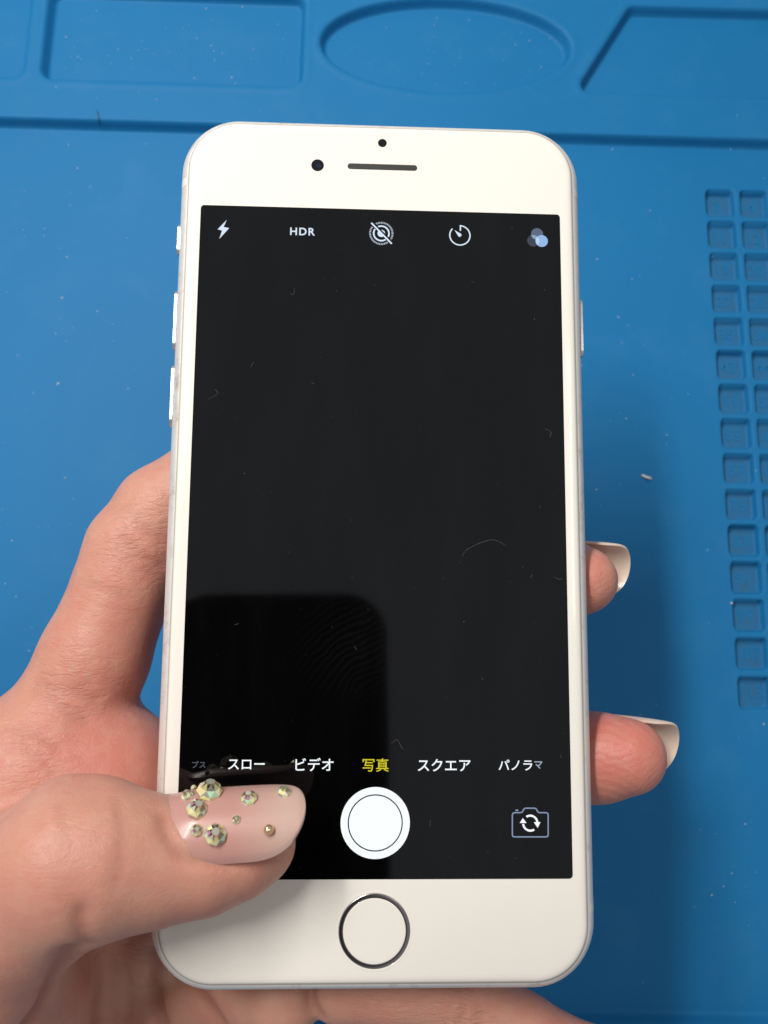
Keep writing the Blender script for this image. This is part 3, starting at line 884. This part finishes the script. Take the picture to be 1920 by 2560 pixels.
# ------------------------------------------------------------------ nails
def nail(name, base, A, D, length, radius, half, thick, arch, tip0=0.72, r_tip=1.0, label=None, free=0.55, cut=0.55, nu=34, nv=22, mat=None):
    A = np.array(A, float); A /= np.linalg.norm(A); D = np.array(D, float); D -= A * (D @ A); D /= np.linalg.norm(D); Lr = np.cross(D, A)
    base = np.array(base, float)

    def pt(u, v, off=0.0):
        if u < 0.16: wp = cut + (1 - cut) * math.sqrt(max(0, 1 - (1 - u / 0.16) ** 2))
        elif u > tip0: wp = math.sqrt(max(0.0, 1 - ((u - tip0) / (1.0005 - tip0)) ** 2.3))
        else: wp = 1.0
        rr_ = radius * (1 + (r_tip - 1) * u); th = v * half * wp
        nrm = D * math.cos(th) + Lr * math.sin(th)
        return base + A * (length * u) + D * (arch * 4 * u * (1 - u) - rr_) + nrm * (rr_ + off)
    us = [(i / (nu - 1)) for i in range(nu)]; us = [1 - (1 - u) ** 1.6 for u in us]
    v, f = [], []
    for off in (0.0, -thick):
        for u in us:
            e = max(0, 1 - u) ** 0.5
            for j in range(nv):
                w = -1 + 2 * j / (nv - 1)
                edge = min(1.0, (1 - abs(w)) * 6 + 0.15) * min(1.0, (1 - u) * 18 + 0.2) * min(1.0, u * 11 - 1.2)
                v.append(pt(u, w, (0.0 if off == 0 else -thick) * (1 if off == 0 else 1) - (0 if off else thick * 0.35 * (1 - edge))))
    n = nu * nv
    for i in range(nu - 1):
        for j in range(nv - 1):
            a = i * nv + j
            f.append((a, a + 1, a + nv + 1, a + nv)); f.append((n + a, n + a + nv, n + a + nv + 1, n + a + 1))
    rim = [j for j in range(nv)] + [i * nv + nv - 1 for i in range(1, nu)] + [(nu - 1) * nv + j for j in range(nv - 2, -1, -1)] + [i * nv for i in range(nu - 2, 0, -1)]
    for a, b in zip(rim, rim[1:] + rim[:1]): f.append((a, n + a, n + b, b))
    o = mesh(name, v, f, mat or M['nail'], hand)
    bm = bmesh.new(); bm.from_mesh(o.data); bmesh.ops.remove_doubles(bm, verts=bm.verts, dist=2e-6); bmesh.ops.recalc_face_normals(bm, faces=bm.faces); bm.to_mesh(o.data); bm.free()
    sharp(o, 60)
    fe = []
    for q in o.data.vertices:
        u = ((np.array(q.co) / MM - base) @ A) / length
        fe.append(min(1, max(0, (u - free) / 0.34)))
    at = o.data.attributes.new('free_edge', 'FLOAT', 'POINT'); at.data.foreach_set('value', fe)
    if label: o['label'] = label
    return o, pt, D


TD = np.array((0.06, 0.73, 0.68)); TD /= np.linalg.norm(TD); TR = 6.6
TC0, TC1 = P(344, 1820, 7.9), P(656, 1799, 7.3)
TA = TC1 - TC0
thumb_nail, tpt, tD = nail('thumb_nail', TC0 + TD * TR, TA, TD, float(np.linalg.norm(TA)), TR, 1.14, 0.8, 0.30, 0.60, 0.98, 'long glossy pink gel nail set with crystals', 0.52, 0.72)
for c0, length, rad in ((P(1262, 1622, -13.2), 16.2, 6.3), (P(1178, 1239, -14.4), 15.0, 5.9)):
    fd_ = np.array((0.14, 0.52, -0.85)); fd_ /= np.linalg.norm(fd_)
    nail('fingernail', c0 + fd_ * rad, (1.0, -0.06, 0.36), fd_, length, rad, 1.28, 0.45, 0.5, 0.68, 0.90, None, 0.42, 0.8, mat=M['pale_nail'])


def on_nail(x, y):
    best = None
    for i in range(90):
        for j in range(61):
            u, w = i / 89, -1 + j / 30
            p = tpt(u, w); q = proj_ph(p); d = (q[0] - x) ** 2 + (q[1] - y) ** 2
            if best is None or d < best[0]: best = (d, u, w, p)
    _, u, w, p = best
    e = 1e-3
    n = np.cross(tpt(min(u + e, .99), w) - tpt(min(u + e, .99) - 2 * e, w), tpt(u, min(w + e, 1)) - tpt(u, min(w + e, 1) - 2 * e)); n /= np.linalg.norm(n)
    return p, (n if n @ tD > 0 else -n)


def gem(x, y, dia, seed, lift=0.0):
    p, n = on_nail(400 + x / 4.1475, 1900 + y / 4.1475)
    r = dia / 2; rg = random.Random(seed); n = n + np.array([rg.uniform(-.28, .28) for _ in range(3)]); n /= np.linalg.norm(n); t = np.cross(n, (1, 0.3, 0.1)); t /= np.linalg.norm(t); b = np.cross(n, t); ph = rg.uniform(0, 6.28); N = 8
    def ringp(rr, h, o): return [p + n * (h + lift) + (t * math.cos(ph + (i + o) * 2 * math.pi / N) + b * math.sin(ph + (i + o) * 2 * math.pi / N)) * rr for i in range(N)]
    g0, g1, g2, g3 = ringp(r * .97, -0.18, 0), ringp(r, r * .16, 0), ringp(r * .77, r * .56, .5), ringp(r * .36, r * .92, 0)
    tris = []
    for i in range(N):
        k = (i + 1) % N
        tris += [(g0[i], g0[k], g1[k], g1[i]), (g1[i], g1[k], g2[i]), (g2[i], g1[k], g2[k]), (g2[i], g2[k], g3[k]), (g2[i - 1], g2[i], g3[i])]
    tris.append(tuple(g3)); ntab = len(tris) - 1
    v, f = [], []
    for q in tris:
        f.append(tuple(range(len(v), len(v) + len(q)))); v += list(q)
    o = mesh('rhinestone', v, f, M['gem'], thumb_nail, False)
    bm = bmesh.new(); bm.from_mesh(o.data); bm.normal_update()
    c = Vector((p + n * 0.1 * r) * MM)
    for q in bm.faces:
        if (q.calc_center_median() - c).dot(q.normal) < 0: q.normal_flip()
    bm.to_mesh(o.data); bm.free()
    o.data.materials.append(M['gemtable'])
    o.data.polygons[ntab].material_index = 1
    return o


for i, (x, y, d, lf) in enumerate(((515, 350, 3.9, 0.25), (285, 375, 1.9, 0.05), (375, 515, 3.1, 0.1), (390, 735, 1.8, 0.05), (575, 775, 3.2, 0.1), (920, 400, 2.5, 0.05), (1285, 335, 2.1, 0.0),
                                   (790, 620, 1.35, 0.0), (352, 312, 0.9, 0.3))):
    gem(x, y, d * 0.93, 20 + i, lf)
p, n = on_nail(400 + 1118 / 4.1475, 1900 + 722 / 4.1475)
bpts = []
for i in range(9):
    for j in range(16):
        a, b = math.pi * i / 8, 2 * math.pi * j / 16
        bpts.append(p + n * 0.4 + 0.72 * np.array((math.sin(a) * math.cos(b), math.sin(a) * math.sin(b), math.cos(a))))
mesh('bead', bpts, [(i * 16 + j, i * 16 + (j + 1) % 16, (i + 1) * 16 + (j + 1) % 16, (i + 1) * 16 + j) for i in range(8) for j in range(16)], M['bead'], thumb_nail)


# ------------------------------------------------------------------ lint, hair and dust
def tube(pts, r, n=5, taper=0.3):
    v, f = [], []
    pts = [np.array(p, float) for p in pts]; m = len(pts)
    for i, p in enumerate(pts):
        d = pts[min(i + 1, m - 1)] - pts[max(i - 1, 0)]; d /= np.linalg.norm(d) + 1e-9
        a = np.cross(d, (0.13, 0.2, 1)); a /= np.linalg.norm(a) + 1e-9; b = np.cross(d, a)
        rr_ = r * (taper + (1 - taper) * math.sin(math.pi * (0.08 + 0.84 * i / (m - 1))))
        v += [p + rr_ * (a * math.cos(2 * math.pi * k / n) + b * math.sin(2 * math.pi * k / n)) for k in range(n)]
    for i in range(m - 1):
        for k in range(n): f.append((i * n + k, i * n + (k + 1) % n, (i + 1) * n + (k + 1) % n, (i + 1) * n + k))
    f.append(tuple(range(n))); f.append(tuple(range((m - 1) * n, m * n)))
    return v, f


v, f = tube(smooth_line([onmat(1386, 1026, 0.5), onmat(1397, 1031, 0.75), onmat(1407, 1034, 0.5)]), 0.42, 7, 0.55)
tag(fixn(mesh('lint', v, f, M['fibre'])), 'short white crumb of lint lying on the mat in the phone shadow', 'lint')
v, f = tube(smooth_line([onmat(209, 236, 3.65), onmat(213, 252, 3.8), onmat(214, 264, 3.0), onmat(217, 274, 0.6)]), 0.10, 5)
tag(fixn(mesh('hair', v, f, M['hair'])), 'short dark hair lying across the raised step of the mat', 'hair')

rg = random.Random(11)
V_, F_ = [], []


def flake(p, r):
    k = len(V_); a0 = rg.uniform(0, 6.28); n = 5
    ring_ = [(p[0] + r * rg.uniform(.5, 1.2) * math.cos(a0 + i * 6.283 / n), p[1] + r * rg.uniform(.4, 1.0) * math.sin(a0 + i * 6.283 / n), p[2] + r * rg.uniform(0, .3)) for i in range(n)]
    V_.extend(ring_); V_.append((p[0], p[1], p[2] + r * .8))
    for i in range(n): F_.append((k + i, k + (i + 1) % n, k + n))


def mat_z(x, y):
    w = 0.25 * math.sin(x / 61.0 + 1) * math.sin(y / 47.0)
    if y > 158.2 or y < -80.6:
        return BH + w
    return w


for x, y, r in ((168, 363, .30), (144, 555, .38), (134, 643, .32), (125, 828, .42), (141, 1032, .34), (63, 1406, .28), (38, 768, .2), (1323, 323, .3), (1404, 455, .25), (1580, 1303, .45), (1578, 322, .25),
                (1365, 604, .22), (1440, 940, .25), (1352, 905, .2), (75, 1560, .22), (1500, 1960, .2), (120, 720, .2), (210, 672, .22), (1290, 560, .2), (1460, 1600, .25), (1610, 1780, .22)):
    p = onmat(x, y); flake((p[0], p[1], mat_z(p[0], p[1]) + .02), r)
CLU = [(rg.uniform(-120, 110), rg.uniform(-90, 205)) for _ in range(26)]
for i in range(560):
    x, y = rg.uniform(-125, 130), rg.uniform(-95, 208)
    if i % 2:
        q = rg.choice(CLU); x, y = rg.gauss(q[0], 7), rg.gauss(q[1], 6)
    if x > 93 and y < 145: z = mat_z(x, y)
    elif 168 < y < 203: continue
    elif abs(y - 157) < 2 or abs(y + 79.5) < 2: continue
    else: z = mat_z(x, y)
    if x > 93 and -10 < y < 143: continue
    flake((x, y, z + .01), abs(rg.gauss(0, 0.09)) + 0.045)
for i in range(60):
    x, y = rg.uniform(-20, 55), rg.uniform(174, 198); flake((x, y, 0.2 + 0.25 * math.sin(x / 61 + 1) * math.sin(y / 47)), abs(rg.gauss(0, .1)) + .05)
for i in range(70):
    x, y = rg.uniform(-98, -26), rg.uniform(173, 200); flake((x, y, 0.2 + 0.25 * math.sin(x / 61 + 1) * math.sin(y / 47)), abs(rg.gauss(0, .1)) + .05)
o = mesh('dust', V_, F_, M['dust'], None, False); tag(o, 'pale dust specks scattered over the blue mat', 'dust', kind='stuff')

V_, F_ = [], []
for i in range(150):
    flake((rg.uniform(-29, 29), rg.uniform(-51, 51.5), 0.05), abs(rg.gauss(0, 0.022)) + 0.018)


def fib(pts, r=0.013):
    v, f = tube(smooth_line([P(x, y, 0.09) for x, y in pts], 5), r, 4); k = len(V_)
    V_.extend([tuple(q) for q in v]); F_.extend([tuple(i + k for i in q) for q in f])


for pts in ([(626, 634), (634, 636), (637, 622)], [(450, 862), (470, 850), (463, 840)], [(1176, 926), (1190, 933), (1187, 946)], [(998, 1203), (1012, 1185), (1062, 1166), (1095, 1180)],
            [(845, 1606), (858, 1598), (866, 1612), (872, 1620)], [(1150, 1240), (1146, 1248)], [(1198, 1246), (1206, 1251), (1216, 1250)], [(1210, 1630), (1213, 1638)], [(766, 1395), (770, 1404)],
            [(540, 795), (548, 782)], [(672, 826), (680, 830)], [(1040, 1962 - 500), (1044, 1470)], [(1128, 1222), (1130, 1226)], [(1018, 607), (1024, 611)], [(506, 1350), (516, 1347)], [(930, 1772), (928, 1784)]):
    fib(pts)
o = mesh('screen_dust', V_, F_, M['sfibre'], None, False, PH_W); tag(o, 'tiny fibres and dust specks on the dark phone screen', 'dust', kind='stuff')
